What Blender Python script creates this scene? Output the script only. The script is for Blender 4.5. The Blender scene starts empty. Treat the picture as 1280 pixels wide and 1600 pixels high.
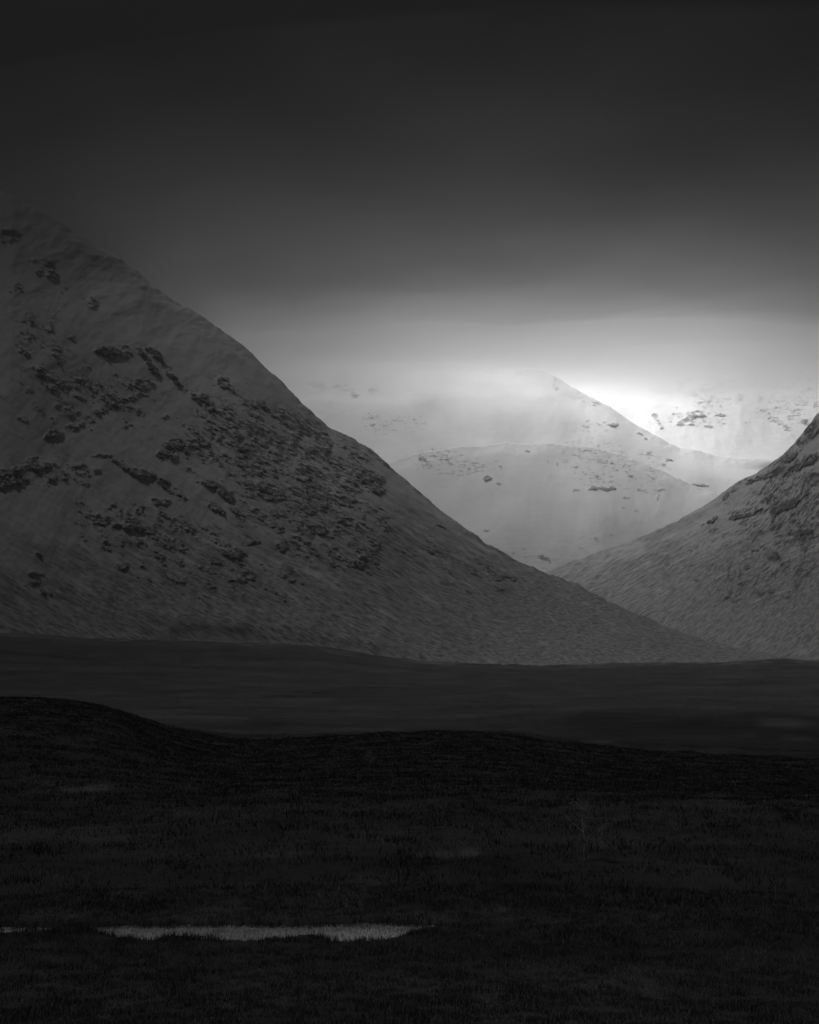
import bpy, math
import numpy as np

# ------------------------------------------------------------------ camera, world, sun, exposure
S = bpy.context.scene
COL = S.collection
EYE = 12.0                       # eye height above the frozen pool, metres
F = 2198.0                       # focal length in photograph pixels (40 degrees vertical)
PITCH = math.atan2(180.0, F)     # the horizon lies 180 px under the middle of the frame

cam_data = bpy.data.cameras.new("camera")
cam = bpy.data.objects.new("camera", cam_data)
COL.objects.link(cam)
cam.location = (0, 0, EYE)
cam.rotation_euler = (math.pi / 2 + PITCH, 0, 0)
cam_data.sensor_fit = 'VERTICAL'
cam_data.sensor_height = 24.0
cam_data.lens = 24.0 * F / 1600.0
cam_data.clip_start = 0.5
cam_data.clip_end = 120000.0
S.camera = cam

SUN_EL, SUN_AZ = math.radians(60), math.radians(-80)   # azimuth from +Y towards +X: high on the left
SUN_STRENGTH = 5.0
SKY_STRENGTH = 0.03
world = bpy.data.worlds.new("World")
S.world = world
world.use_nodes = True
wn = world.node_tree.nodes; wl = world.node_tree.links
wn.clear()
sky = wn.new('ShaderNodeTexSky'); sky.sky_type = 'NISHITA'; sky.sun_disc = False
sky.sun_elevation = SUN_EL; sky.sun_rotation = SUN_AZ
bw = wn.new('ShaderNodeRGBToBW')
bg = wn.new('ShaderNodeBackground'); bg.inputs['Strength'].default_value = SKY_STRENGTH
wo = wn.new('ShaderNodeOutputWorld')
wl.new(sky.outputs[0], bw.inputs[0]); wl.new(bw.outputs[0], bg.inputs[0]); wl.new(bg.outputs[0], wo.inputs[0])

sd = bpy.data.lights.new("sun", 'SUN'); sun = bpy.data.objects.new("sun", sd); COL.objects.link(sun)
sd.energy = SUN_STRENGTH; sd.angle = math.radians(5.0)
sdir = np.array([math.sin(SUN_AZ) * math.cos(SUN_EL), math.cos(SUN_AZ) * math.cos(SUN_EL), math.sin(SUN_EL)])
from mathutils import Vector
sun.rotation_euler = Vector(sdir).to_track_quat('Z', 'Y').to_euler()

S.view_settings.view_transform = 'Standard'
S.view_settings.look = 'None'
S.view_settings.gamma = 1.0
S.view_settings.use_curve_mapping = False
S.view_settings.exposure = 2.0
S.render.engine = 'CYCLES'
S.cycles.use_denoising = True
S.cycles.volume_bounces = 2
S.cycles.max_bounces = 6
S.cycles.diffuse_bounces = 3
S.cycles.transparent_max_bounces = 16

# cloud ceiling: centre of the bright gap and its reach, metres
GAP = (480.0, 5850.0); GAP_R = (890.0, 1180.0)
T_SHADE, T_GAP = 0.037, 0.84
T_SKIRT = 0.009
MIST_BASE, MIST_TOP, MIST_DENSITY = 868.0, 1125.0, 0.0019
HAZE_DENSITY = 6.0e-5
DECK_Z, DECK_T = 1185.0, 90.0

# ------------------------------------------------------------------ helpers
D2R = math.radians
rng = np.random.default_rng(11)
_P = np.random.default_rng(5).permutation(512)
_P = np.concatenate([_P, _P])
_G = np.array([[math.cos(a), math.sin(a)] for a in np.linspace(0, 2 * math.pi, 33)[:-1]])

def perlin(x, y, seed=0):
    x = np.asarray(x, float) + seed * 17.31; y = np.asarray(y, float) + seed * 9.77
    xi = np.floor(x).astype(np.int64); yi = np.floor(y).astype(np.int64)
    xf = x - xi; yf = y - yi
    u = xf ** 3 * (xf * (xf * 6 - 15) + 10); v = yf ** 3 * (yf * (yf * 6 - 15) + 10)
    def g(ix, iy, fx, fy):
        h = _P[(_P[ix & 511] + iy) & 511] & 31
        return _G[h, 0] * fx + _G[h, 1] * fy
    a = g(xi, yi, xf, yf); b = g(xi + 1, yi, xf - 1, yf)
    c = g(xi, yi + 1, xf, yf - 1); d = g(xi + 1, yi + 1, xf - 1, yf - 1)
    return 1.5 * ((a * (1 - u) + b * u) * (1 - v) + (c * (1 - u) + d * u) * v)

def fbm(x, y, octaves=5, gain=0.55, seed=0):
    s = 0; amp = 1.0; tot = 0
    for o in range(octaves):
        s = s + amp * perlin(x * 2 ** o, y * 2 ** o, seed + o * 3.7); tot += amp; amp *= gain
    return s / tot * 1.6

def ridged(x, y, octaves=4, seed=0):
    s = 0; amp = 1.0; tot = 0
    for o in range(octaves):
        s = s + amp * (1 - 2 * np.abs(perlin(x * 2 ** o, y * 2 ** o, seed + o * 2.3))); tot += amp; amp *= 0.5
    return s / tot

def sstep(a, b, x):
    t = np.clip((x - a) / (b - a), 0, 1); return t * t * (3 - 2 * t)

def px_ray(px, py):
    px = np.asarray(px, float); py = np.asarray(py, float)
    xc = (px - 640) / F; yc = (800 - py) / F
    dx = xc; dy = math.cos(PITCH) - yc * math.sin(PITCH); dz = math.sin(PITCH) + yc * math.cos(PITCH)
    return np.arctan2(dx, dy), dz / np.hypot(dx, dy)          # azimuth, tangent of the elevation

def to_px(x, y, z):
    z = z - EYE
    fw = y * math.cos(PITCH) + z * math.sin(PITCH); up = -y * math.sin(PITCH) + z * math.cos(PITCH)
    fw = np.maximum(fw, 1e-3)
    return 640 + F * x / fw, 800 - F * up / fw

def curve(points):
    """a skyline drawn through directions -> tangent of elevation as a function of azimuth"""
    p = np.array(points, float)
    az, te = px_ray(p[:, 0], p[:, 1])
    i = np.argsort(az)
    return lambda a: np.interp(a, az[i], te[i])

def smooth_interp(x, xp, fp):
    xp = np.array(xp, float); fp = np.array(fp, float)
    return np.interp(x, xp, fp)

def link(name, me, parent=None, **props):
    o = bpy.data.objects.new(name, me); COL.objects.link(o)
    if parent is not None: o.parent = parent
    for k, v in props.items(): o[k] = v
    return o

def grid_mesh(name, X, Y, Z, attrs, mat, keep=None, smooth=True):
    n, m = X.shape
    co = np.stack([X, Y, Z], -1).reshape(-1, 3)
    idx = np.arange(n * m).reshape(n, m)
    q = np.stack([idx[:-1, :-1], idx[:-1, 1:], idx[1:, 1:], idx[1:, :-1]], -1).reshape(-1, 4)
    if keep is not None:
        q = q[keep.reshape(-1)]
        used, inv = np.unique(q, return_inverse=True)
        q = inv.reshape(-1, 4); co = co[used]
        attrs = {k: v.reshape(-1)[used] for k, v in attrs.items()}
    return raw_mesh(name, co, q, attrs, mat, smooth)

def raw_mesh(name, co, faces, attrs, mat, smooth=True):
    me = bpy.data.meshes.new(name)
    k = faces.shape[1]
    me.vertices.add(len(co)); me.vertices.foreach_set('co', co.astype(np.float32).ravel())
    me.loops.add(faces.size); me.loops.foreach_set('vertex_index', faces.astype(np.int32).ravel())
    me.polygons.add(len(faces))
    me.polygons.foreach_set('loop_start', np.arange(0, faces.size, k, dtype=np.int32))
    if smooth: me.polygons.foreach_set('use_smooth', np.ones(len(faces), bool))
    for key, v in attrs.items():
        at = me.attributes.new(key, 'FLOAT', 'POINT'); at.data.foreach_set('value', v.astype(np.float32).ravel())
    me.materials.append(mat)
    me.update(calc_edges=True)
    return me

def new_mat(name):
    m = bpy.data.materials.new(name); m.use_nodes = True
    nt = m.node_tree; nt.nodes.clear()
    out = nt.nodes.new('ShaderNodeOutputMaterial')
    return m, nt, out

def math_node(nt, op, a, b=None, clamp=False):
    n = nt.nodes.new('ShaderNodeMath'); n.operation = op; n.use_clamp = clamp
    for i, v in enumerate((a, b)):
        if v is None: continue
        if isinstance(v, (int, float)): n.inputs[i].default_value = v
        else: nt.links.new(v, n.inputs[i])
    return n.outputs[0]

def attr(nt, name):
    n = nt.nodes.new('ShaderNodeAttribute'); n.attribute_name = name; return n.outputs['Fac']

def noise(nt, scale, detail=6, rough=0.6, mapping=None, vec=None):
    n = nt.nodes.new('ShaderNodeTexNoise'); n.inputs['Scale'].default_value = scale
    n.inputs['Detail'].default_value = detail; n.inputs['Roughness'].default_value = rough
    if vec is None:
        g = nt.nodes.new('ShaderNodeNewGeometry'); vec = g.outputs['Position']
    if mapping:
        mp = nt.nodes.new('ShaderNodeMapping'); mp.vector_type = 'TEXTURE'      # turned first, then stretched
        mp.inputs['Rotation'].default_value = mapping[0]; mp.inputs['Scale'].default_value = [1 / q for q in mapping[1]]
        nt.links.new(vec, mp.inputs['Vector']); vec = mp.outputs[0]
    nt.links.new(vec, n.inputs['Vector'])
    return n.outputs['Fac']

def ramp(nt, fac, stops):
    r = nt.nodes.new('ShaderNodeValToRGB'); nt.links.new(fac, r.inputs[0])
    els = r.color_ramp.elements
    while len(els) < len(stops): els.new(0.5)
    for e, (p, v) in zip(els, stops): e.position = p; e.color = (v, v, v, 1)
    return r.outputs[0]

def mix(nt, fac, a, b):
    n = nt.nodes.new('ShaderNodeMix'); n.data_type = 'FLOAT'
    for sock, v in ((n.inputs[0], fac), (n.inputs[2], a), (n.inputs[3], b)):
        if isinstance(v, (int, float)): sock.default_value = v
        else: nt.links.new(v, sock)
    return n.outputs[0]

def bump(nt, height, strength, distance):
    b = nt.nodes.new('ShaderNodeBump'); b.inputs['Strength'].default_value = strength
    b.inputs['Distance'].default_value = distance
    nt.links.new(height, b.inputs['Height']); return b.outputs[0]

def principled(nt, out, base, rough=0.85, normal=None, spec=0.2):
    p = nt.nodes.new('ShaderNodeBsdfPrincipled')
    if isinstance(base, (int, float)): p.inputs['Base Color'].default_value = (base, base, base, 1)
    else: nt.links.new(base, p.inputs['Base Color'])
    if isinstance(rough, (int, float)): p.inputs['Roughness'].default_value = rough
    else: nt.links.new(rough, p.inputs['Roughness'])
    p.inputs['Specular IOR Level'].default_value = spec
    if normal is not None: nt.links.new(normal, p.inputs['Normal'])
    nt.links.new(p.outputs[0], out.inputs['Surface'])
    return p

# ------------------------------------------------------------------ materials (the place is black and white)
def mountain_material(name, snow_v, rock_v, scale=1.0, tilt=30, relief=0.5):
    """snow over rock: the vertex value 'rock' says how much bare crag shows, 'grass' how much dead grass pokes through"""
    m, nt, out = new_mat(name)
    rk = attr(nt, 'rock'); gr = attr(nt, 'grass')
    # the bedding of the rock and the fall of the snow run across the slope: stretched noise
    n1 = noise(nt, 0.040 * scale, 9, 0.74, ((0, math.radians(tilt), 0), (0.62, 0.8, 1.45)))
    n3 = noise(nt, 0.010 * scale, 5, 0.6, ((0, math.radians(tilt), 0), (0.5, 0.8, 1.5)))
    n2 = noise(nt, 0.085 * scale, 7, 0.70, ((0, math.radians(tilt), 0), (0.25, 0.8, 2.0)))
    amp = math_node(nt, 'ADD', math_node(nt, 'MULTIPLY', rk, 3.0), 1.2)
    k = math_node(nt, 'ADD', rk, math_node(nt, 'MULTIPLY', math_node(nt, 'SUBTRACT', n1, 0.5), amp))
    k = math_node(nt, 'ADD', k, math_node(nt, 'MULTIPLY', math_node(nt, 'SUBTRACT', n3, 0.5), 0.5))
    n4 = noise(nt, 0.20 * scale, 6, 0.75, ((0, math.radians(tilt), 0), (0.6, 0.8, 1.5)))
    k = math_node(nt, 'ADD', k, math_node(nt, 'MULTIPLY', math_node(nt, 'SUBTRACT', n4, 0.5), math_node(nt, 'MULTIPLY', rk, 4.5)))
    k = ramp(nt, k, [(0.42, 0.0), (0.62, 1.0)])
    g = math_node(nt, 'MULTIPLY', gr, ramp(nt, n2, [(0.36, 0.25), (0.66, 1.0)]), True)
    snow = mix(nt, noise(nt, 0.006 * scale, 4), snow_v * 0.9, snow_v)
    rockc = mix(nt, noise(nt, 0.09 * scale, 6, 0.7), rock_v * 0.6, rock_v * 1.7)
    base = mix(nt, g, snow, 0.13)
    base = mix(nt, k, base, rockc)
    hgt = math_node(nt, 'ADD', n1, math_node(nt, 'MULTIPLY', n2, 0.5))
    nrm = bump(nt, hgt, relief, 4.0 / scale)
    principled(nt, out, base, 0.9, nrm, 0.1)
    return m

M_LEFT = mountain_material('snow_and_crag', 0.80, 0.17, 1.6, 30, 0.32)
M_RIGHT = mountain_material('snow_and_heather', 0.80, 0.12, 1.6, -28, 0.45)
M_FAR = mountain_material('far_snow_and_crag', 0.84, 0.24, 2.0, 5, 0.15)

def ground_material():
    m, nt, out = new_mat('moor_grass')
    tone = attr(nt, 'tone')
    n1 = noise(nt, 0.9, 8, 0.65); n2 = noise(nt, 0.05, 8, 0.62, ((0, 0, 0), (0.35, 1.6, 1)))
    f = math_node(nt, 'MULTIPLY', ramp(nt, n1, [(0.3, 0.78), (0.7, 1.2)]), ramp(nt, n2, [(0.32, 0.75), (0.68, 1.3)]))
    base = math_node(nt, 'MULTIPLY', tone, f)
    principled(nt, out, base, 0.95, bump(nt, n1, 0.6, 0.25), 0.1)
    return m
M_GROUND = ground_material()

def blade_material():
    m, nt, out = new_mat('dead_grass')
    principled(nt, out, attr(nt, 'tone'), 0.8, None, 0.15)
    return m
M_BLADE = blade_material()

def ice_material():
    m, nt, out = new_mat('frozen_water')
    n1 = noise(nt, 1.4, 6, 0.6, ((0, 0, 0), (1.0, 0.35, 1)))
    n2 = noise(nt, 9.0, 4, 0.6, ((0, 0, 0), (1.3, 0.3, 1)))
    base = ramp(nt, n1, [(0.3, 0.20), (0.7, 0.60)])
    principled(nt, out, base, ramp(nt, n1, [(0.3, 0.12), (0.7, 0.4)]), bump(nt, n2, 0.25, 0.05), 0.5)
    return m
M_ICE = ice_material()

def plain(name, v, rough=0.8):
    m, nt, out = new_mat(name)
    n = noise(nt, 6.0, 5)
    principled(nt, out, mix(nt, n, v * 0.6, v * 1.4), rough)
    return m
M_BARK = plain('pale_bark', 0.42)
M_TWIG = plain('pale_twigs', 0.42)

# ------------------------------------------------------------------ rock patches: (x, y, rx, ry, tilt, strength) as directions from the camera
LEFT_ROCK = [
 (14,368,26,14,0,.75),(62,412,38,12,5,.62),(75,428,24,8,10,.8),(52,500,9,20,0,.75),(25,455,18,10,0,.55),(102,455,10,16,20,.5),(140,470,16,12,30,.55),
 (112,530,6,5,0,.8),(24,555,14,8,0,.55),(65,590,30,10,0,.62),(90,568,14,8,0,.6),(48,612,14,7,0,.7),(5,625,16,5,0,.7),(38,655,20,8,0,.5),
 (170,550,24,11,5,1),(196,548,14,12,30,.85),(232,563,38,6,55,1),(248,558,36,5,48,.95),(224,552,24,5,55,.85),(272,592,18,5,40,.95),
 (228,600,20,14,-10,.85),(205,622,28,6,-12,.9),(165,640,26,8,-14,.95),(150,610,24,12,0,.62),(190,590,30,10,0,.45),(112,668,22,7,-20,.72),(86,680,20,7,-12,.95),
 (215,645,22,8,20,.6),(195,668,14,4,-15,.7),(305,622,10,4,40,1),(322,632,26,9,32,1),(345,652,22,9,30,.85),(352,668,12,8,30,.9),(372,682,7,14,-25,1),(378,700,14,6,40,1),
 (350,598,9,18,-25,.65),(310,672,14,8,0,.6),(285,664,12,8,30,.55),
 (400,640,45,18,35,.68),(440,655,40,20,35,.72),(480,662,36,26,35,.82),(430,690,50,18,35,.62),(505,690,16,32,-20,.85),
 (273,695,20,12,0,1.15),(252,712,14,7,-10,1.0),(272,712,8,10,10,.95),(300,705,22,22,40,.68),(320,725,30,14,45,.62),
 (14,738,40,10,-6,1),(14,754,34,9,-10,1.1),(62,730,34,6,-5,.95),(110,728,34,5,-4,.8),(140,735,25,5,8,.6),
 (160,714,18,3,8,.85),(190,728,22,4,30,.9),(222,741,32,8,8,1.05),(252,752,18,7,35,.95),(278,775,26,6,38,.75),(142,755,30,7,0,.55),
 (330,758,24,8,20,.95),(352,775,18,12,45,1.1),(338,795,26,7,32,.95),(372,800,20,7,20,.7),(300,735,14,6,20,.6),
 (575,748,30,18,38,1.05),(560,722,28,16,30,.85),(590,765,16,8,40,1),(520,735,18,24,-10,.85),(475,745,18,16,0,.85),(470,760,10,12,0,.8),
 (425,783,13,8,0,.85),(448,800,22,12,20,.7),(400,805,34,10,10,.7),(495,828,24,11,15,.95),(498,775,18,8,30,.8),(535,790,22,8,30,.6),(560,812,26,7,30,.6),
 (250,785,22,7,10,.7),(210,802,16,8,20,.7),(210,828,38,7,12,1.05),(238,838,24,6,25,.9),(262,850,16,5,40,.8),(185,840,20,6,0,.6),
 (330,830,28,10,10,.6),(368,866,22,11,0,1.1),(398,850,14,7,0,.95),(345,850,22,8,20,.75),(350,880,30,7,0,.7),(465,848,18,16,-20,.8),(445,892,14,14,35,.85),(455,905,10,8,35,.85),(440,855,14,10,0,.8),
 (190,885,12,7,0,.8),(278,880,16,6,10,.7),(388,905,14,5,0,.75),(448,935,14,8,0,.65),(565,878,11,14,10,1.05),(553,850,10,16,0,.75),(575,830,12,6,0,.7),
 (60,868,8,4,0,.8),(58,896,18,4,-6,.75),(50,914,12,7,-10,.75),(66,925,5,6,0,.7),(78,930,3,3,0,.9),(100,825,8,9,30,.5),
 (785,902,26,6,12,.85),(770,895,14,5,10,.7),(690,826,16,5,10,.7),(735,925,24,6,20,.6),(640,875,24,6,20,.5),(655,763,26,5,46,1),(612,730,20,5,44,.8),(640,748,16,4,42,.8),(690,800,16,4,42,.5),
 (870,950,14,8,50,.55),(900,930,20,6,20,.5),(960,960,24,6,20,.6),(830,960,30,8,25,.4),(540,900,50,16,20,.35),
 (450,735,235,95,33,.76),(340,690,120,70,30,.58),(500,840,170,65,20,.64),(140,620,120,60,0,.60),(230,830,150,55,10,.64),(60,560,60,110,0,.54),(560,700,60,70,40,.60),(330,900,220,45,5,.54),(720,890,130,45,30,.54),(70,740,90,30,0,.60),
]
RIGHT_ROCK = [
 (1268,672,14,20,30,.95),(1255,690,14,8,-35,.85),(1262,720,22,10,-30,1.05),(1232,715,16,8,-30,1.0),(1210,738,26,7,-24,1.05),(1192,745,18,5,-20,.95),(1172,752,9,5,-30,1),(1165,748,5,3,0,.9),
 (1236,735,28,12,-24,.95),(1270,750,20,14,-10,.9),(1232,770,40,14,-30,.72),(1228,790,34,8,-26,1.1),(1255,775,20,8,-20,.9),(1265,800,24,12,0,.62),(1158,806,22,4,-16,1.15),(1182,799,12,4,-25,1),(1150,800,6,5,0,.8),
 (1112,810,11,3,-32,1.15),(1095,818,5,3,-20,.8),(1198,780,16,5,-35,.85),(1150,760,16,3,-40,.8),(1135,775,3,10,20,.8),(1200,805,12,12,0,.7),(1212,825,10,14,30,.75),(1210,870,10,12,40,.95),(1222,880,8,7,40,.95),(1195,855,12,6,20,.8),
 (1180,860,10,4,0,.7),(1250,832,30,6,0,.95),(1240,850,20,5,0,.6),(1190,905,40,24,0,.42),(1250,890,14,4,0,.8),(1090,905,6,4,0,.7),(1160,935,40,12,0,.42),(1250,930,40,20,0,.4),(1145,935,18,6,10,.6),(1270,870,14,16,0,.5),
 (1240,790,75,120,-20,.66),(1165,820,80,50,-20,.54),(1190,900,110,60,-10,.52),(1060,880,90,40,-20,.36),
]
FAR_ROCK = [
 (660,717,9,5,20,.95),(668,724,6,4,30,.8),(700,718,7,4,0,.8),(702,724,5,3,0,.8),(763,748,9,5,0,1.15),(780,759,4,3,0,1.1),(782,729,4,3,0,1),(855,722,3,2,0,1),(930,764,14,3,-3,1.1),(946,766,11,4,3,1.15),(958,762,6,5,20,1.1),(900,767,8,2,0,.8),
 (959,665,10,4,-4,1.15),(946,660,4,3,0,.8),(912,667,14,4,0,.7),(916,658,6,2,0,.8),(1045,720,8,3,0,1.1),(1036,728,4,2,0,1),(1013,709,7,3,-10,.9),(1000,678,7,2,5,1.05),(1010,686,4,2,0,1),(956,722,4,4,40,1),(1001,767,9,2,-5,1),(1034,767,7,2,-14,1.1),
 (1028,778,2,6,0,.8),(1092,759,17,2.6,-2,1.2),(1086,780,7,2,-14,1.15),(1070,786,9,2,-6,1.1),(1101,774,6,2,-5,1.05),(1067,765,6,2,0,.8),(979,779,6,3,0,.8),(976,795,4,2,0,.95),(994,800,4,2,0,.9),(810,584,9,4,-20,.75),(868,592,4,7,-20,.85),(870,606,4,3,0,1),(866,602,3,3,0,.9),
 (850,873,12,3,10,1),(858,878,7,3,20,.9),(760,830,5,2,0,.9),(900,730,3,3,0,1),(932,745,5,3,0,.9),(986,745,7,3,0,.8),(925,704,20,3,3,.7),(870,725,3,3,0,.9),(825,705,6,3,0,.7),(605,664,6,2,20,.9),(580,650,20,8,0,.5),(495,602,16,5,10,.75),(535,603,14,5,-10,.7),(557,617,8,4,0,.8),(580,610,8,6,-20,.75),(626,628,4,2,0,.8),(650,628,5,3,0,.6),
 (540,606,90,20,0,.42),(620,665,60,20,0,.40),(700,725,75,26,8,.50),(930,725,75,52,10,.52),(1010,740,50,40,0,.42),(920,625,30,18,20,.42),(880,870,120,22,0,.34),(730,745,130,50,0,.26),(960,840,120,20,0,.28),(920,670,40,14,0,.4),
]
BACK_ROCK = [
 (1062,602,8,4,40,.85),(1060,608,3,8,-20,.85),(1100,611,12,4,5,1.0),(1085,618,16,5,30,.8),(1115,625,20,5,-10,.72),(1095,630,6,3,0,.9),(1085,592,18,5,-10,.62),(1026,655,5,8,-25,.9),(1032,666,6,4,40,.9),(1022,648,4,5,0,.9),(1065,660,14,4,-20,.85),(1082,652,20,5,-12,1.0),
 (1098,650,8,4,0,1.15),(1125,648,12,3,3,1.15),(1078,664,8,2,-15,1),(1108,667,8,2.5,0,1.1),(1090,645,20,4,0,.8),(1055,650,16,6,-20,.6),(1125,575,32,8,0,.55),(1210,588,4,4,0,.7),(1248,585,12,12,30,.75),(1266,591,7,4,0,1),(1262,604,8,4,50,1),(1192,641,6,3,0,1.1),(1188,622,3,2,0,1),
 (1210,655,14,5,25,.9),(1222,662,12,4,30,.8),(1230,668,20,3,55,.85),(1232,650,8,5,0,.8),(1258,658,9,6,15,1),(1215,615,18,6,-10,.5),(1245,640,14,4,0,.7),(1275,630,8,5,0,.8),(1238,640,6,3,0,.8),(1165,660,6,3,0,.7),(1150,610,12,3,0,.6),
 (1110,615,80,34,0,.52),(1225,625,60,60,20,.52),(1090,655,60,16,0,.52),
]

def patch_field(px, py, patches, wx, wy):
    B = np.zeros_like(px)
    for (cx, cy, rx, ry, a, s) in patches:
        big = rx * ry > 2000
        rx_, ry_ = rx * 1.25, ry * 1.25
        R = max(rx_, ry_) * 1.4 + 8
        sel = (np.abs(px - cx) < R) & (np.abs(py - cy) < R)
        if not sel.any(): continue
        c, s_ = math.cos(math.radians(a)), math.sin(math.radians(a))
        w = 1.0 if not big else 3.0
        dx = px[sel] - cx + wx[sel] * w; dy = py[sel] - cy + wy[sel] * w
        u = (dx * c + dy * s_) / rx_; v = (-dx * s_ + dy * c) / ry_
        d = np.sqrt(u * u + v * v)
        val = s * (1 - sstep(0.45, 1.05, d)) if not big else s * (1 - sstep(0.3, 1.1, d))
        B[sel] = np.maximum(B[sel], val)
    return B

def mountain(name, az0, az1, n_az, n_up, sky_curve, ridge_r, base_r, base_z, patches, mat, profile, relief, grass_fn,
             tilt, seed, detail=1.0, back=0.5, label=None, ridge_soft=4.0, gully=7.0, cap=1.1, proudness=1.0, gain=0.54):
    """a slope swept from its foot to its crest and down the far side, each point at its own distance"""
    v0, v1 = max(az0, D2R(-17.6)), min(az1, D2R(17.6))                 # fine where the photograph looks, coarser beyond
    az = np.linspace(v0, v1, n_az)
    step = (v1 - v0) / (n_az - 1) * 3
    if az0 < v0: az = np.concatenate([np.linspace(az0, v0, max(3, int((v0 - az0) / step)))[:-1], az])
    if az1 > v1: az = np.concatenate([az, np.linspace(v1, az1, max(3, int((az1 - v1) / step)))[1:]])
    n_back = 14
    t = np.concatenate([np.linspace(0, 1, n_up), 1 + np.linspace(0, 1, n_back + 1)[1:] ** 1.3])
    A, T = np.meshgrid(az, t)
    te = sky_curve(az); rr = ridge_r(az); br = base_r(az); bz = base_z(az)
    rz = EYE + rr * te
    tf = np.clip(T, 0, 1)
    R = br + (rr - br) * tf
    k0 = np.exp(-0.5 * (np.linspace(-3, 3, 25)) ** 2); k0 /= k0.sum()
    rz = np.convolve(np.pad(rz, 12, mode='edge'), k0, mode='valid')
    kk = np.exp(-0.5 * (np.linspace(-3, 3, 121)) ** 2); kk /= kk.sum()
    rs = np.convolve(np.pad(rz, 60, mode='edge'), kk, mode='valid')      # the broad form; the crest's own shape fades in near the top
    Z = bz + (rs - bz) * profile(tf, A) + (rz - rs) * tf ** 5
    bk = np.clip(T - 1, 0, 1)
    R = R + bk * back * rr * 0.5
    Z = Z - (bk ** 1.1) * (rz - bz) * 1.0
    s = A * 0.5 * (rr + br) ; h = Z
    # relief: distance changes so that spurs and gullies stand out or fall back
    ca, sa = math.cos(math.radians(tilt)), math.sin(math.radians(tilt))
    u = s * ca - h * sa; v = s * sa + h * ca
    edge = sstep(1.0, 0.93, T) * sstep(0, 0.08, T) + 0.0
    big = fbm(s / 520, h / 700, 3, 0.5, seed) * 1.0
    gul = ridged(u / 150, v / 420, 4, seed + 3)
    fine = fbm(u / 40, v / 60, 4, 0.6, seed + 8)
    X0 = R * np.sin(A); Y0 = R * np.cos(A)
    PX, PY = to_px(X0, Y0, Z)
    wx = fbm(PX / 26, PY / 26, 3, 0.6, seed + 21) * 5.0 * detail
    wy = fbm(PX / 26, PY / 26, 3, 0.6, seed + 25) * 3.5 * detail
    wx = wx + fbm(PX / 6, PY / 4, 3, 0.7, seed + 27) * 3.2 * max(detail, 0.7)
    wy = wy + fbm(PX / 6, PY / 4, 3, 0.7, seed + 29) * 2.4 * max(detail, 0.7)
    B = patch_field(PX, PY, patches, wx, wy)
    sc = 17.0 * detail
    ru, rv = PX * ca + PY * sa, -PX * sa + PY * ca
    n = fbm(ru / (sc * 2.4), rv / (sc * 1.1), 6, 0.78, seed + 31)
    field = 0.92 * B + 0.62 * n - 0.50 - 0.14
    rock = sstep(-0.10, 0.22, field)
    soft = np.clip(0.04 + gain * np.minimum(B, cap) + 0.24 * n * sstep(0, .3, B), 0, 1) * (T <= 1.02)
    ragged = field + 0.30 * fbm(PX / 3.2, PY / 2.2, 3, 0.6, seed + 44)
    # crags stand out of the snow
    craggy = ridged(u / 26, v / 20, 3, seed + 12)
    D = edge * (big * 34 * relief + gul * gully + fine * gully * 0.3) + rock * (3 + 7 * craggy) * edge * proudness
    R2 = R - D
    Zs = Z + ridge_soft * fbm(s / 34, Z / 34, 4, 0.6, seed + 40) * sstep(0.9, 1.0, tf) + fine * 0.5 * edge
    X = R2 * np.sin(A); Y = R2 * np.cos(A)
    Z2 = Zs
    gr = grass_fn(PX, PY, ru, rv, s, Z)
    me = grid_mesh(name, X, Y, Z2, {'rock': soft, 'grass': gr}, mat)
    o = link(name, me, kind='structure')
    if label: o['label'] = label
    # single crags that can be told apart: pieces of rock proud of the slope
    k = 0
    cells = lambda a: a[:-1, :-1]
    for (cx, cy, rx, ry, a, st) in patches:
        if st < 0.95 or rx * ry > 700 or max(rx, ry) < 5: continue
        c, s_ = math.cos(math.radians(a)), math.sin(math.radians(a))
        R_ = max(rx, ry) * 1.6 + 6
        rows = np.where(((np.abs(PX - cx) < R_) & (np.abs(PY - cy) < R_) & (T <= 1)).any(1))[0]
        cols = np.where(((np.abs(PX - cx) < R_) & (np.abs(PY - cy) < R_) & (T <= 1)).any(0))[0]
        if len(rows) < 4 or len(cols) < 4: continue
        sl = (slice(rows[0], rows[-1] + 1), slice(cols[0], cols[-1] + 1))
        dx = PX[sl] - cx + wx[sl]; dy = PY[sl] - cy + wy[sl]
        u_ = (dx * c + dy * s_) / (rx * 1.25); v_ = (-dx * s_ + dy * c) / (ry * 1.25)
        d = np.sqrt(u_ * u_ + v_ * v_)
        ins = (d < 0.98) & (ragged[sl] > 0.10) & (T[sl] <= 0.995)
        if ins.sum() < 8: continue
        keep = cells(ins) & ins[1:, :-1] & ins[:-1, 1:] & ins[1:, 1:]
        if keep.sum() < 5: continue
        proud = 0.8 + 4.0 * sstep(0.98, 0.3, d) * (0.6 + 0.4 * craggy[sl]) + 3 * ridged(u[sl] / 9, v[sl] / 7, 2, seed + 50)
        Rc = R2[sl] - np.maximum(proud * proudness, 0.6)
        Xc = Rc * np.sin(A[sl]); Yc = Rc * np.cos(A[sl])
        mc = grid_mesh('crag', Xc, Yc, Z2[sl], {'rock': np.clip(soft[sl] + 0.03, 0, 1), 'grass': gr[sl]}, mat, keep)
        link('crag', mc, o); k += 1
    print(name, len(me.polygons), 'crags', k)
    return o

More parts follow.
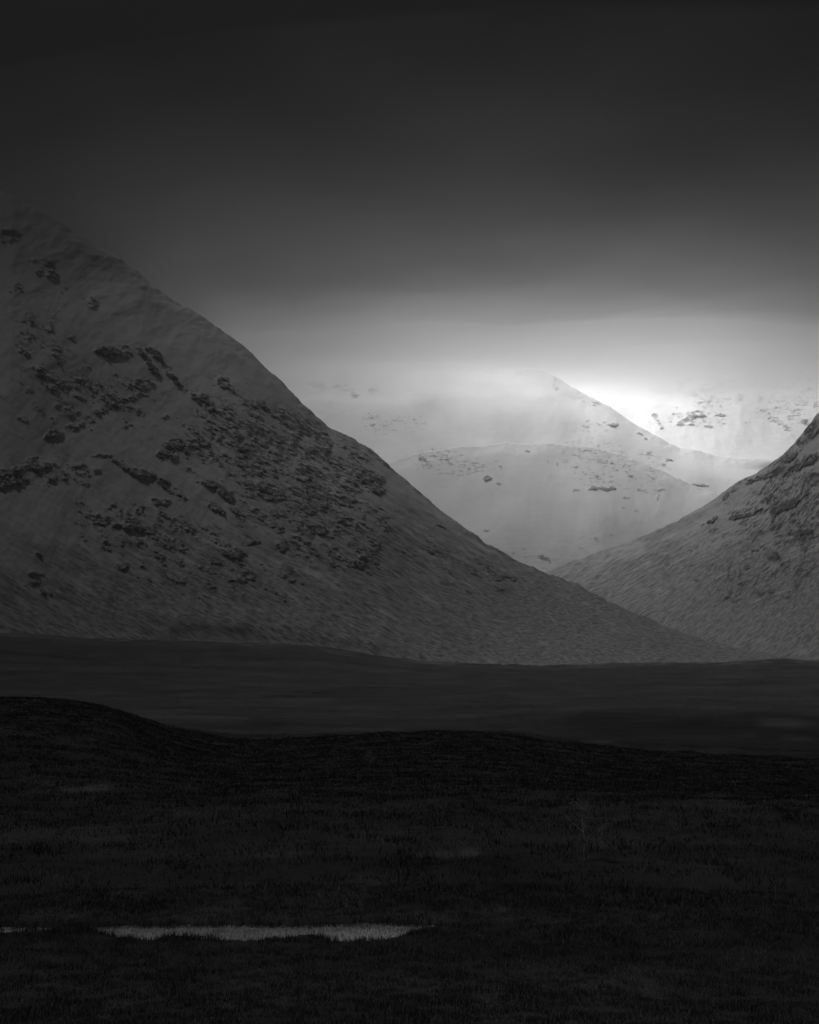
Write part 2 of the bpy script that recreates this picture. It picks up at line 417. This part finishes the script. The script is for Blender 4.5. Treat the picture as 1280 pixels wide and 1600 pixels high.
# ------------------------------------------------------------------ ground: one sheet from the camera to the horizon
crest = curve([(-500,1080),(0,1097),(60,1097),(100,1100),(150,1108),(200,1124),(250,1143),(300,1157),(350,1166),(400,1170),(470,1167),(560,1162),(640,1158),(700,1157),(760,1158),(820,1165),(880,1175),(950,1183),(1020,1190),(1100,1195),(1280,1203),(1800,1210)])
foot = curve([(-700,985),(-100,985),(0,988),(70,992),(130,997),(200,998),(300,1001),(400,1004),(500,1010),(580,1022),(660,1033),(760,1038),(850,1040),(930,1038),(1010,1035),(1100,1036),(1200,1032),(1300,1034),(2000,1030)])
FOOT_R = 2450.0
def foot_z(a): return EYE + FOOT_R * foot(a)

def pool_mask(x, y):
    """signed distance like value, > 0 inside the pool"""
    px, py = to_px(x, y, np.zeros_like(x))
    w = fbm(x / 3.0, y / 3.0, 3, 0.6, 71)
    top = np.interp(px, [-40, 0, 100, 150, 300, 450, 560, 640, 700, 740], [1452, 1450, 1449, 1447, 1446, 1446, 1443, 1444, 1447, 1452]) + w * 1.5
    bot = np.interp(px, [-40, 0, 60, 110, 140, 200, 240, 270, 330, 380, 440, 490, 520, 590, 620, 640, 662, 740], [1460, 1462, 1458, 1452, 1458, 1473, 1476, 1468, 1470, 1476, 1474, 1466, 1476, 1474, 1472, 1462, 1453, 1450]) + w * 4
    return np.minimum(py - top, bot - py) + 1.2 * fbm(x / 0.5, y / 0.8, 2, 0.6, 73)

def ground_z(A, R, fine=True):
    cz = EYE + 235.0 * crest(A)
    fz = foot_z(A)
    kr = [0, 12, 25, 38, 46, 52, 62, 80, 110, 150]
    kz = [10.3, 8.0, 4.4, 1.5, 0.45, 0.15, 0.22, 0.1, -0.6, -2.0]
    near = np.interp(R, kr, kz)
    z = near
    b = sstep(95, 235, R)
    z = near * (1 - b) + cz * b
    # beyond the crest the ground falls to the moor
    moor = -46 + 3.0 * fbm(R * np.sin(A) / 260, R * np.cos(A) / 200, 3, 0.5, 61)
    hill = np.exp(-((R - 880) / 110.0) ** 2) * sstep(D2R(0), D2R(9), A) * 7.0
    moor = moor + hill
    q = sstep(1300, FOOT_R, R)
    moor = moor * (1 - q) + fz * q
    c = sstep(235, 620, R)
    z = np.where(R > 235, cz * (1 - c) + moor * c, z)
    far = sstep(FOOT_R, 7000, R)
    z = np.where(R > FOOT_R, fz - far * 40, z)
    if fine:
        x = R * np.sin(A); y = R * np.cos(A)
        amp = np.interp(R, [0, 40, 60, 120, 235, 400, 900, 2400, 3000], [.02, .07, .07, .25, .35, .8, 1.6, 2.0, 0.0])
        z = z + amp * fbm(x / 6, y / 6, 5, 0.62, 51) * np.where(R < 500, 1, 0.4) + amp * 1.2 * fbm(x / 60, y / 60, 4, 0.55, 53) * sstep(100, 400, R)
        z = z + np.where((R < 400), amp * 0.5 * np.maximum(fbm(x / 0.9, y / 0.9, 3, 0.6, 57), 0), 0)
        pm = pool_mask(x, y)
        near_pool = (R > 48) & (R < 66)
        z = np.where(near_pool, np.where(pm > 0, -0.25, np.maximum(z, 0.03 + 0.05 * sstep(0, 5, -pm))), z)
    return z

def tone_at(A, R, x, y, z):
    px, py = to_px(x, y, z)
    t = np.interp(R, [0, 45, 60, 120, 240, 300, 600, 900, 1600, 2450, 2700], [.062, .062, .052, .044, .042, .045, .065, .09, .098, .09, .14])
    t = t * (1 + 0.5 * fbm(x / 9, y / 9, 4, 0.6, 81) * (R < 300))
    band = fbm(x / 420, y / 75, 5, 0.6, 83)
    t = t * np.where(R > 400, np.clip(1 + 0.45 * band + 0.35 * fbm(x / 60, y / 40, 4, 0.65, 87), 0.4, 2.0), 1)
    # pale grass and lying snow dust in a few places
    spots = [(60,1238,30,5,.02),(110,1236,34,7,.05),(155,1230,22,5,.05),(75,1224,10,4,.03),(200,1335,180,8,.01),(450,1335,60,6,.03),(680,1336,60,7,.05),(735,1331,18,9,.05),(110,1370,90,14,.02),(540,1405,60,25,.03),(770,1420,60,8,.05),(640,1435,90,10,.04),(100,1430,100,12,.03),(330,1430,80,14,.03)]
    for (cx, cy, rx, ry, s) in spots:
        w = fbm(x / 5, y / 8, 3, 0.6, 91)
        d = np.sqrt(((px - cx) / rx) ** 2 + ((py - cy) / ry) ** 2) + 0.6 * w
        t = t + s * (1 - sstep(0.3, 1.1, d)) * (R < 260)
    spots2 = [(1040,1192,60,5,.09),(960,1176,70,5,.05),(1090,1186,30,8,.07),(1195,1196,50,5,.12),(1230,1130,60,9,.12),(1250,1155,40,6,.08),(1170,1150,20,5,.05),(940,1158,40,4,.08),(520,1157,90,5,.05),(320,1155,60,4,.12),(600,1140,60,5,.05),(1050,1152,80,3,.05),(1120,1165,90,12,.02)]
    for (cx, cy, rx, ry, s) in spots2:
        w = fbm(x / 60, y / 60, 4, 0.65, 95)
        d = np.sqrt(((px - cx) / rx) ** 2 + ((py - cy) / ry) ** 2) + 0.7 * w
        t = t + s * (1 - sstep(0.2, 1.1, d)) * (R > 260)
    # thin snow lying in streaks where the moor meets the slopes
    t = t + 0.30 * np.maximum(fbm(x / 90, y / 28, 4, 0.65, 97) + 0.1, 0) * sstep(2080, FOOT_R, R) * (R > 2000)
    # dark hillock in front of the moor on the right
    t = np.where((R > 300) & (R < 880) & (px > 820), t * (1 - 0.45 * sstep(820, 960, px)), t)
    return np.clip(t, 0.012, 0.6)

def build_ground():
    fa = np.concatenate([np.linspace(D2R(-34), D2R(-18), 90)[:-1], np.linspace(D2R(-18), D2R(18), 470), np.linspace(D2R(18), D2R(34), 90)[1:]])
    ca = np.linspace(D2R(34), D2R(326), 90)[1:-1]
    az = np.concatenate([fa, ca, [fa[0] + 2 * math.pi]])
    r = np.concatenate([np.linspace(0.5, 34, 22), np.linspace(36, 72, 130)[:-1] , np.geomspace(72, 280, 130), np.geomspace(284, 3000, 120), np.geomspace(3100, 36000, 18)])
    A, R = np.meshgrid(az, r)
    Aw = (A + math.pi) % (2 * math.pi) - math.pi
    Ac = np.clip(Aw, D2R(-36), D2R(36))
    Z = ground_z(Ac, R)
    far_side = sstep(D2R(36), D2R(80), np.abs(Aw))
    Zf = np.interp(R, [0, 12, 60, 300, 900, 40000], [10.3, 8.6, 4, -8, -30, -45]) + 3 * fbm(R * np.sin(A) / 90, R * np.cos(A) / 90, 3, 0.5, 99) * sstep(10, 200, R)
    Z = Z * (1 - far_side) + Zf * far_side
    X = R * np.sin(A); Y = R * np.cos(A)
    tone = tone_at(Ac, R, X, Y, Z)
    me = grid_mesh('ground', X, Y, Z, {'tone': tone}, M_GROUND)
    return link('ground', me, kind='structure')
build_ground()

def build_pool():
    xs = np.linspace(-22, 4, 300); ys = np.linspace(50, 62, 160)
    X, Y = np.meshgrid(xs, ys)
    pm = pool_mask(X, Y)
    k = pm > -3
    keep = k[:-1, :-1] & k[1:, 1:] & k[1:, :-1] & k[:-1, 1:]
    me = grid_mesh('frozen_pool', X, Y, np.zeros_like(X), {}, M_ICE, keep)
    return link('water', me, kind='structure', label='narrow pale frozen moorland pool among dark reeds')
build_pool()

# ------------------------------------------------------------------ mountains
def grass_left(PX, PY, ru, rv, s, Z):
    low = sstep(760, 1000, PY + 0.10 * (PX - 300))
    st = fbm(ru / 46, rv / 6.5, 5, 0.66, 141)
    st2 = fbm(ru / 120, rv / 30, 3, 0.6, 144)
    g = 0.22 + 1.2 * low + 0.18 * sstep(930, 1010, PY) + 0.50 * 1.7 * st * (0.35 + low) + 0.6 * st2 * (0.25 + low)
    g = g * sstep(480, 700, PY)
    g = np.where(PY > 1000, g, g)
    return np.clip(g, 0, 1)
def grass_right(PX, PY, ru, rv, s, Z):
    low = sstep(760, 1010, PY)
    st = fbm(ru / 44, rv / 5.0, 5, 0.66, 151)
    st2 = fbm(ru / 110, rv / 26, 3, 0.6, 154)
    g = 0.30 + 1.5 * low + 0.85 * st * (0.4 + low) + 0.55 * st2 * (0.25 + low)
    g = g * sstep(900, 1100, PX + (PY - 800) * 1.3)
    return np.clip(g, 0, 1)
def grass_far(PX, PY, ru, rv, s, Z):
    low = sstep(800, 980, PY)
    st = fbm(PX / 34, PY / 3.4, 5, 0.66, 161)
    return np.clip(0.02 + 0.5 * low + 0.42 * st * (0.22 + 1.3 * low) + 0.10 * fbm(PX / 60, PY / 30, 3, 0.5, 166), 0, 1)
def grass_back(PX, PY, ru, rv, s, Z):
    return np.clip(0.05 + 0.12 * fbm(PX / 20, PY / 5, 4, 0.6, 171), 0, 1)

left_sky = curve([(-700,620),(-450,470),(-300,370),(-120,300),(-40,292),(20,305),(60,326),(100,350),(130,371),(170,392),(210,418),(240,447),(265,465),(300,484),(350,517),(385,545),(410,568),(440,595),(470,628),(495,650),(510,665),(550,684),(575,699),(600,718),(625,742),(650,763),(680,790),(705,809),(730,826),(760,849),(800,872),(830,885),(860,898),(900,911),(950,938),(1000,960),(1050,982),(1100,1000),(1150,1013),(1200,1021),(1240,1030),(1330,1040)])
def left_rr(a): return np.interp(a, [D2R(-36), D2R(-16), D2R(-8), D2R(0), D2R(6), D2R(10), D2R(18)], [3900, 3450, 3400, 3300, 3120, 2900, 2600])
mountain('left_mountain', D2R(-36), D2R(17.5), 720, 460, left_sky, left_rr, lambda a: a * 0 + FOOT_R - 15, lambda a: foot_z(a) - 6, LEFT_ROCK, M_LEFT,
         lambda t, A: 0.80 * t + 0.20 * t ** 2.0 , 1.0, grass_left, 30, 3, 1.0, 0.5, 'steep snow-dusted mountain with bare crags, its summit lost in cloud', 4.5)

right_sky = curve([(760,985),(800,935),(830,905),(850,894),(870,886),(900,875),(930,864),(980,848),(1020,830),(1060,812),(1100,790),(1130,771),(1145,756),(1175,742),(1200,728),(1220,712),(1240,694),(1258,672),(1270,655),(1285,640),(1340,590),(1450,520),(1600,440),(1900,400),(2400,520)])
def right_rr(a): return np.interp(a, [D2R(0), D2R(3), D2R(6), D2R(8), D2R(12), D2R(16), D2R(40)], [3850, 3880, 3930, 3960, 3800, 3500, 3600])
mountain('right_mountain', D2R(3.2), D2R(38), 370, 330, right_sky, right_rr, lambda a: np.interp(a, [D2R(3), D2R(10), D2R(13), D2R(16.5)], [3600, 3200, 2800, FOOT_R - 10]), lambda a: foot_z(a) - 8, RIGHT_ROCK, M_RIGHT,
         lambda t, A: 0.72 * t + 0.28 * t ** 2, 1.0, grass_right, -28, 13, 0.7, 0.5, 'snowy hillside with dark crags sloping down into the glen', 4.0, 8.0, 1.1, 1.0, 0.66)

far_sky = curve([(100,590),(300,582),(440,578),(520,570),(600,566),(680,568),(740,575),(785,580),(815,577),(845,578),(868,588),(890,602),(912,615),(935,626),(955,636),(980,655),(1005,670),(1035,686),(1060,700),(1080,702),(1095,704),(1115,712),(1150,716),(1200,717),(1260,722),(1400,735)])
def far_rr(a): return np.interp(a, [D2R(-14), D2R(-5), D2R(4), D2R(7), D2R(10), D2R(18)], [5300, 5200, 5050, 5000, 4950, 4900])
shoulder = curve([(400,720),(600,722),(650,706),(700,698),(780,690),(860,700),(950,690),(1400,740)])
def far_profile(t, A):
    # the lower half is a broad bulging shoulder, then a gentler shelf, then the upper slope
    tp = 0.80 * t + 0.20 * t * t + 0.035 * np.sin(2 * math.pi * (t * 1.15 + A * 1.3)) * sstep(0, .2, t) * sstep(1, .8, t)
    return tp
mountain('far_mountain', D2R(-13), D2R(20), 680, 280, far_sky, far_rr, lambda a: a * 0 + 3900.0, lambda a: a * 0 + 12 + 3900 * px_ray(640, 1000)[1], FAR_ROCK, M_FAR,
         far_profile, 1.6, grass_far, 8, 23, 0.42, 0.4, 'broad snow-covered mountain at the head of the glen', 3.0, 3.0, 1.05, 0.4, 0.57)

fore_sky = curve([(300,900),(450,815),(520,775),(570,745),(610,722),(640,713),(660,706),(690,703),(720,697),(750,698),(785,691),(820,694),(860,692),(900,697),(930,699),(960,707),(1000,722),(1040,738),(1080,757),(1130,775),(1200,800),(1300,840)])
mountain('foothill', D2R(-8), D2R(17), 560, 200, fore_sky, lambda a: a * 0 + 4610.0, lambda a: a * 0 + 3900.0, lambda a: a * 0 + 12 + 3900 * px_ray(640, 975)[1], [p for p in FAR_ROCK if p[1] >= 696 and p[0] <= 1060], M_FAR,
         lambda t, A: 0.85 * t + 0.15 * t * t, 1.6, grass_far, 6, 43, 0.42, 0.25, 'low white snow-covered shoulder in front of the broad far mountain', 3.0, 3.0, 1.05, 0.4, 0.57)
back_sky = curve([(100,620),(500,585),(700,566),(800,556),(900,556),(1000,540),(1100,535),(1200,535),(1300,530),(1500,530)])
mountain('back_mountain', D2R(-13), D2R(20), 600, 170, back_sky, lambda a: a * 0 + 5450.0, lambda a: a * 0 + 4900.0, lambda a: a * 0 + 12 + 4900 * px_ray(640, 760)[1], BACK_ROCK, M_FAR,
         lambda t, A: 0.7 * t + 0.3 * t * t, 1.3, grass_back, -15, 33, 0.5, 0.4, 'craggy white mountain behind the far ridge, top in mist', 3.0, 4.0, 1.05, 0.4, 0.57)

# ------------------------------------------------------------------ grass, reeds and heather: nobody could count them
def blades(name, label, pos, height, width, tone, lean=0.35, kinks=True):
    n = len(pos)
    th = rng.uniform(0, 2 * math.pi, n); ln = rng.normal(0, lean, n) * height
    dx = np.cos(th) * ln; dy = np.sin(th) * ln
    wa = rng.uniform(-0.9, 0.9, n)                      # blades face the eye more or less, like any grass seen from one side or other
    wx = np.cos(wa) * width * 0.5; wy = np.sin(wa) * width * 0.5
    b = pos.copy(); b[:, 2] -= 0.05
    mid = b + np.stack([dx * 0.35, dy * 0.35, height * 0.6], -1)
    tip = b + np.stack([dx, dy, height], -1)
    W = np.stack([wx, wy, wx * 0], -1)
    co = np.stack([b - W, b + W, mid - W * 0.7, mid + W * 0.7, tip], 1).reshape(-1, 3)
    i = np.arange(n)[:, None] * 5
    tri = np.concatenate([i + np.array([0, 1, 3]), i + np.array([0, 3, 2]), i + np.array([2, 3, 4])], 0)
    if not kinks:                                       # the thousands of small straight ones: a single tapering sliver each
        co = np.stack([b - W, b + W, tip], 1).reshape(-1, 3); tri = np.arange(3 * n).reshape(n, 3)
    me = raw_mesh(name, co, tri, {'tone': np.repeat(tone, 5 if kinks else 3)}, M_BLADE, False)
    return link(name, me, kind='stuff', label=label)

def scatter(n, a0, a1, r0, r1):
    a = rng.uniform(a0, a1, n); r = np.sqrt(rng.uniform(r0 ** 2, r1 ** 2, n)); return a, r

def foreground():
    a, r = scatter(560000, D2R(-27), D2R(27), 36, 66)
    x, y = r * np.sin(a), r * np.cos(a)
    cl = fbm(x / 1.1, y / 1.1, 4, 0.65, 201); cl2 = fbm(x / 4.5, y / 3.0, 3, 0.55, 203)
    pm = pool_mask(x, y)
    ok = (pm < -0.5) & (rng.uniform(-1.1, .9, len(x)) < cl + 0.2)
    shore = np.exp(-((pm + 5) / 7.0) ** 2) * (y < 57)
    z = ground_z(a, r)
    px, py = to_px(x, y, z)
    h = np.clip(0.13 + 0.13 * np.maximum(cl, -0.5) + 0.05 * cl2 + rng.normal(0, .04, len(x)) + 0.10 * shore * (0.3 + np.maximum(cl, 0) * 1.6), .05, .6)
    pale = np.zeros(len(x))
    for (cx, cy, rx, ry, s) in [(700,1485,90,16,.05),(850,1510,80,14,.10),(1000,1520,70,22,.12),(1010,1545,60,12,.08),(1170,1495,70,22,.13),(1240,1500,60,18,.12),(1060,1470,110,14,.08),(780,1425,60,10,.09),(620,1440,40,10,.06),(760,1480,40,16,.05),(560,1470,60,10,.02),(200,1480,160,10,.02),(330,1500,160,20,.03),(500,1410,70,18,.05),(310,1435,120,12,.05),(620,1535,80,30,.03)]:
        d = np.sqrt(((px - cx) / rx) ** 2 + ((py - cy) / ry) ** 2) + 0.5 * cl2
        pale = np.maximum(pale, s * (1 - sstep(0.2, 1.1, d)))
    tone = np.clip(0.17 + pale * 1.6 + 0.04 * cl + rng.normal(0, .03, len(x)), .012, .35)
    p = np.stack([x, y, z], -1)[ok]
    blades('grass', 'dark tussocky grass and rushes around the frozen pool', p, h[ok], rng.uniform(.014, .034, ok.sum()), tone[ok], 0.30, False)
foreground()

def reeds():
    n = 5200
    a = rng.uniform(D2R(-17), D2R(2.5), n * 6); r = rng.uniform(51.5, 57.5, n * 6)
    x, y = r * np.sin(a), r * np.cos(a)
    pm = pool_mask(x, y); cl = fbm(x / 1.3, y / 3, 4, 0.65, 211)
    ok = (pm > -9) & (pm < 7) & (rng.uniform(0, 1, len(x)) < np.exp(-((pm + 1.0) / 4.0) ** 2) * sstep(-.5, .5, cl)) & (y < 56.6)
    x, y, cl = x[ok], y[ok], cl[ok]
    z = np.full(len(x), 0.0)
    h = np.clip(0.20 + 0.22 * np.maximum(cl, 0) + rng.normal(0, .06, len(x)), .08, .62)
    blades('reeds', 'dark reeds standing along the near edge of the pool', np.stack([x, y, z], -1), h, rng.uniform(.012, .026, len(x)), np.clip(rng.normal(.05, .015, len(x)), .015, .1), 0.22)
reeds()

def sparse():
    n = 9000
    a = rng.uniform(D2R(-16), D2R(2), n); r = rng.uniform(54, 59.5, n)
    x, y = r * np.sin(a), r * np.cos(a); pm = pool_mask(x, y)
    ok = pm > 0.5
    x, y = x[ok], y[ok]
    blades('sedge', 'thin sedge stalks growing through the pale ice', np.stack([x, y, x * 0 + .0], -1), rng.uniform(.05, .2, len(x)), rng.uniform(.008, .016, len(x)), rng.uniform(.05, .22, len(x)), 0.3)
sparse()

def heather():
    a, r = scatter(135000, D2R(-27), D2R(27), 60, 262)
    cl = fbm(r * np.sin(a) / 5, r * np.cos(a) / 5, 4, 0.6, 221)
    keep = rng.uniform(-1, 1, len(a)) < cl * 0.8 + 0.1 + 0.25 * (r > 200)
    a, r, cl = a[keep], r[keep], cl[keep]
    k = 5
    a = np.repeat(a, k) + rng.normal(0, .25, len(a) * k) / np.repeat(r, k); r = np.repeat(r, k) + rng.normal(0, .25, len(r) * k); cl = np.repeat(cl, k)
    x, y = r * np.sin(a), r * np.cos(a); z = ground_z(a, r)
    h = np.clip(0.22 + 0.22 * cl + rng.normal(0, .08, len(x)), .08, .8)
    A, R = a, r
    t = tone_at(A, R, x, y, z) * rng.uniform(1.8, 3.4, len(x))
    blades('heather', 'dark heather clumps covering the low hill behind the pool', np.stack([x, y, z], -1), h, rng.uniform(.05, .14, len(x)) * np.interp(r, [66, 250], [.5, 1.2]), t, 0.5, False)
heather()

# ------------------------------------------------------------------ two faint single things on the dark hill
def ground_hit(px, py):
    a, te = px_ray(px, py)
    rs = np.linspace(45, 260, 4000); zz = ground_z(np.full_like(rs, a), rs)
    i = np.argmax(EYE + rs * te < zz); return float(a), float(rs[i]), float(zz[i])

def tube(co, fc, p0, p1, r0, r1, seg=5):
    p0 = np.array(p0, float); p1 = np.array(p1, float); d = p1 - p0; d /= np.linalg.norm(d) + 1e-9
    u = np.cross(d, [0.3, 0.9, 0.1]); u /= np.linalg.norm(u); v = np.cross(d, u); b = len(co)
    for P, rr in ((p0, r0), (p1, r1)):
        for i in range(seg):
            t = 2 * math.pi * i / seg; co.append(P + rr * (math.cos(t) * u + math.sin(t) * v))
    for i in range(seg):
        j = (i + 1) % seg; fc.append([b + i, b + j, b + seg + j, b + seg + i])

def birch(px, py, height, label, seed):
    g = np.random.default_rng(seed)
    a, r, z = ground_hit(px, py)
    e = bpy.data.objects.new('birch_tree', None); COL.objects.link(e)
    e.location = (r * math.sin(a), r * math.cos(a), z - 0.05); e['label'] = label; e['category'] = 'tree'
    co, fc = [], []
    pts = [np.zeros(3)]
    for i in range(6):
        pts.append(pts[-1] + np.array([g.normal(0, .05), g.normal(0, .05), 1.0]) * height * 0.92 / 6)
    for i in range(6): tube(co, fc, pts[i], pts[i + 1], .05 * (1 - i / 6.5), .05 * (1 - (i + 1) / 6.5), 7)
    link('trunk', raw_mesh('trunk', np.array(co), np.array(fc), {}, M_BARK), e)
    co, fc = [], []
    for i in range(26):
        f = g.uniform(.25, .98); j = min(int(f * 6), 5); P = pts[j] + (pts[j + 1] - pts[j]) * (f * 6 - j)
        th = g.uniform(0, 2 * math.pi); L = height * .36 * (1.15 - f) * g.uniform(.7, 1.2); d = np.array([math.cos(th), math.sin(th), g.uniform(.5, 1.0)])
        Q = P + d * L; tube(co, fc, P, Q, .02, .008, 4)
        for k in range(7):
            s = g.uniform(.25, 1); B = P + (Q - P) * s; e2 = d * .4 + g.normal(0, .6, 3); tube(co, fc, B, B + e2 * L * .4, .009, .004, 3)
            C = B + e2 * L * .3
            for m in range(3): tube(co, fc, C, C + (g.normal(0, .5, 3) - np.array([0, 0, .3])) * L * .25, .006, .003, 3)
    co, fc = np.array(co), fc
    link('crown', raw_mesh('crown', co, np.array(fc), {}, M_TWIG), e)
birch(914, 1345, 3.4, 'small bare birch standing alone on the dark hillside', 4)
birch(578, 1202, 2.6, 'lone thin sapling near the crest of the dark hill', 9)

# ------------------------------------------------------------------ air: haze, summit mist and the cloud ceiling
def box(name, x0, x1, y0, y1, z0, z1, mat, **props):
    co = np.array([(x, y, z) for z in (z0, z1) for y in (y0, y1) for x in (x0, x1)], float)
    f = np.array([(0, 2, 3, 1), (4, 5, 7, 6), (0, 1, 5, 4), (2, 6, 7, 3), (0, 4, 6, 2), (1, 3, 7, 5)])
    return link(name, raw_mesh(name, co, f, {}, mat, False), **props)

def vol_mat(name, density, color, aniso):
    m, nt, out = new_mat(name)
    v = nt.nodes.new('ShaderNodeVolumePrincipled'); v.inputs['Density'].default_value = density
    v.inputs['Color'].default_value = (color, color, color, 1); v.inputs['Anisotropy'].default_value = aniso
    nt.links.new(v.outputs[0], out.inputs['Volume'])
    return m
HB = 38000.0
box('haze', -HB, HB, -HB, HB, -95.0, MIST_TOP + 25, vol_mat('haze_air', HAZE_DENSITY, 0.65, 0.0), kind='stuff', label='thin haze filling the glen')

def slab(name, xs, ys, bottom, top, mat, smooth=False, shift=None, **props):
    """a closed body of air or cloud between an uneven underside and an uneven top"""
    X, Y = np.meshgrid(xs, ys); n, m = X.shape
    if shift is not None: Y = Y + shift(X)
    co = np.concatenate([np.stack([X, Y, bottom(X, Y)], -1).reshape(-1, 3), np.stack([X, Y, top(X, Y)], -1).reshape(-1, 3)])
    idx = np.arange(n * m).reshape(n, m); N = n * m
    q = np.stack([idx[:-1, :-1], idx[:-1, 1:], idx[1:, 1:], idx[1:, :-1]], -1).reshape(-1, 4)
    faces = [q[:, ::-1], q + N]
    for e in (idx[0], idx[:, -1], idx[-1][::-1], idx[:, 0][::-1]):
        faces.append(np.stack([e[:-1], e[1:], e[1:] + N, e[:-1] + N], -1))
    return link(name, raw_mesh(name, co, np.concatenate(faces), {}, mat, smooth), **props)

NEAR_XS = np.concatenate([[-30000, -16000, -9000], np.linspace(-5000, 5000, 90), [9000, 16000, 30000]])
def billow(X, Y): return 26 * fbm(X / 600, Y / 600, 4, 0.6, 305)
FAR_BASE, FAR_DENSITY = 815.0, 0.0030
FRONT = 2150.0
def bow(X): return 750 * np.clip((X - 550) / 2200, -1.2, 1.2) ** 2
def lip(X, Y):
    """underside of the cloud with the glow put into its colour: it thins out towards the eye and to both sides of the glen"""
    y0 = FRONT + bow(X)
    return np.minimum(MIST_TOP - 8, FAR_BASE + (MIST_TOP - 8 - FAR_BASE) * (1 - sstep(0, 2500, Y - y0)) + billow(X, Y))
_e = np.linspace(0, 2500, 2501)                                       # the shade-coloured cloud thins to an edge where the glow-coloured one begins
KNIFE = FRONT + float(_e[(FAR_BASE + (MIST_TOP - 8 - FAR_BASE) * (1 - sstep(0, 2500, _e)) - 8 > MIST_BASE + 4)].max())
slab('mist', NEAR_XS, np.concatenate([[-30000, -15000, -5000], np.linspace(-2500, KNIFE, 100)]),
     lambda X, Y: MIST_BASE - 235 * sstep(500, 1100, -X) + billow(X, Y), lambda X, Y: np.minimum(MIST_TOP, lip(X, Y) - 8),
     vol_mat('shade_toned_mist', MIST_DENSITY, 0.09, 0.3), shift=bow, kind='stuff', label='low cloud wrapping the near mountain top, coloured dark for shade')  # shade of the upper sky put into this mist's dark scatter colour
slab('mist', NEAR_XS, np.concatenate([np.linspace(FRONT + 260, 9000, 110), [14000, 20000, 30000]]),
     lip, lambda X, Y: np.full_like(X, MIST_TOP - 3),
     vol_mat('glow_toned_mist', FAR_DENSITY, 0.93, 0.2), shift=bow, kind='stuff', label='low cloud hiding the tops at the head of the glen, coloured bright for glow')  # same kind of mist, its glow put into a near-white scatter colour

def cloud_material():
    m, nt, out = new_mat('cloud')
    g = nt.nodes.new('ShaderNodeNewGeometry'); sp = nt.nodes.new('ShaderNodeSeparateXYZ'); nt.links.new(g.outputs['Position'], sp.inputs[0])
    dx = math_node(nt, 'DIVIDE', math_node(nt, 'SUBTRACT', sp.outputs[0], GAP[0]), GAP_R[0])
    dy = math_node(nt, 'DIVIDE', math_node(nt, 'SUBTRACT', sp.outputs[1], GAP[1]), GAP_R[1])
    d2 = math_node(nt, 'ADD', math_node(nt, 'MULTIPLY', dx, dx), math_node(nt, 'MULTIPLY', dy, dy))
    gap = math_node(nt, 'EXPONENT', math_node(nt, 'MULTIPLY', d2, -1.0))
    nz = ramp(nt, noise(nt, 0.0011, 5, 0.5), [(0.25, 0.7), (0.75, 1.3)])
    thin = math_node(nt, 'MULTIPLY', T_SHADE, nz)
    skirt = math_node(nt, 'EXPONENT', math_node(nt, 'MULTIPLY', d2, -0.22))
    thin = math_node(nt, 'ADD', thin, math_node(nt, 'MULTIPLY', skirt, T_SKIRT))
    t = math_node(nt, 'ADD', thin, math_node(nt, 'MULTIPLY', gap, T_GAP - T_SHADE - T_SKIRT), True)
    f = math_node(nt, 'SQRT', t)                          # two skins, each lets the root of it through
    tr = nt.nodes.new('ShaderNodeBsdfTransparent'); nt.links.new(f, tr.inputs[0])
    nt.links.new(tr.outputs[0], out.inputs['Surface'])
    return m
slab('clouds', np.concatenate([np.linspace(-46000, -7000, 12), np.linspace(-6000, 6000, 60), np.linspace(7000, 46000, 12)]),
     np.concatenate([np.linspace(-46000, -3000, 12), np.linspace(-2000, 11000, 60), np.linspace(12000, 46000, 12)]),
     lambda X, Y: DECK_Z + 22 * fbm(X / 700, Y / 700, 3, 0.6, 311), lambda X, Y: DECK_Z + DECK_T + 30 * fbm(X / 900, Y / 900, 3, 0.6, 315),
     cloud_material(), True, kind='stuff', label='dark overcast sheet with one bright thinning over the glen head')

def far_shore():
    """thin pale stalks that blur the far edge of the pool"""
    n = 60000
    a = rng.uniform(D2R(-17), D2R(2.5), n); r = rng.uniform(56, 61.5, n)
    x, y = r * np.sin(a), r * np.cos(a); pm = pool_mask(x, y); cl = fbm(x / 1.6, y / 1.2, 3, 0.6, 231)
    ok = (pm > -5) & (pm < 4.5) & (y > 56.4) & (rng.uniform(-.8, 1, n) < cl + .2)
    x, y, cl = x[ok], y[ok], cl[ok]
    blades('sedge', 'short pale sedge along the far edge of the pool', np.stack([x, y, x * 0 + .02], -1), np.clip(.20 + .14 * cl + rng.normal(0, .06, len(x)), .05, .5), rng.uniform(.010, .02, len(x)), rng.uniform(.06, .20, len(x)), 0.3)
far_shore()
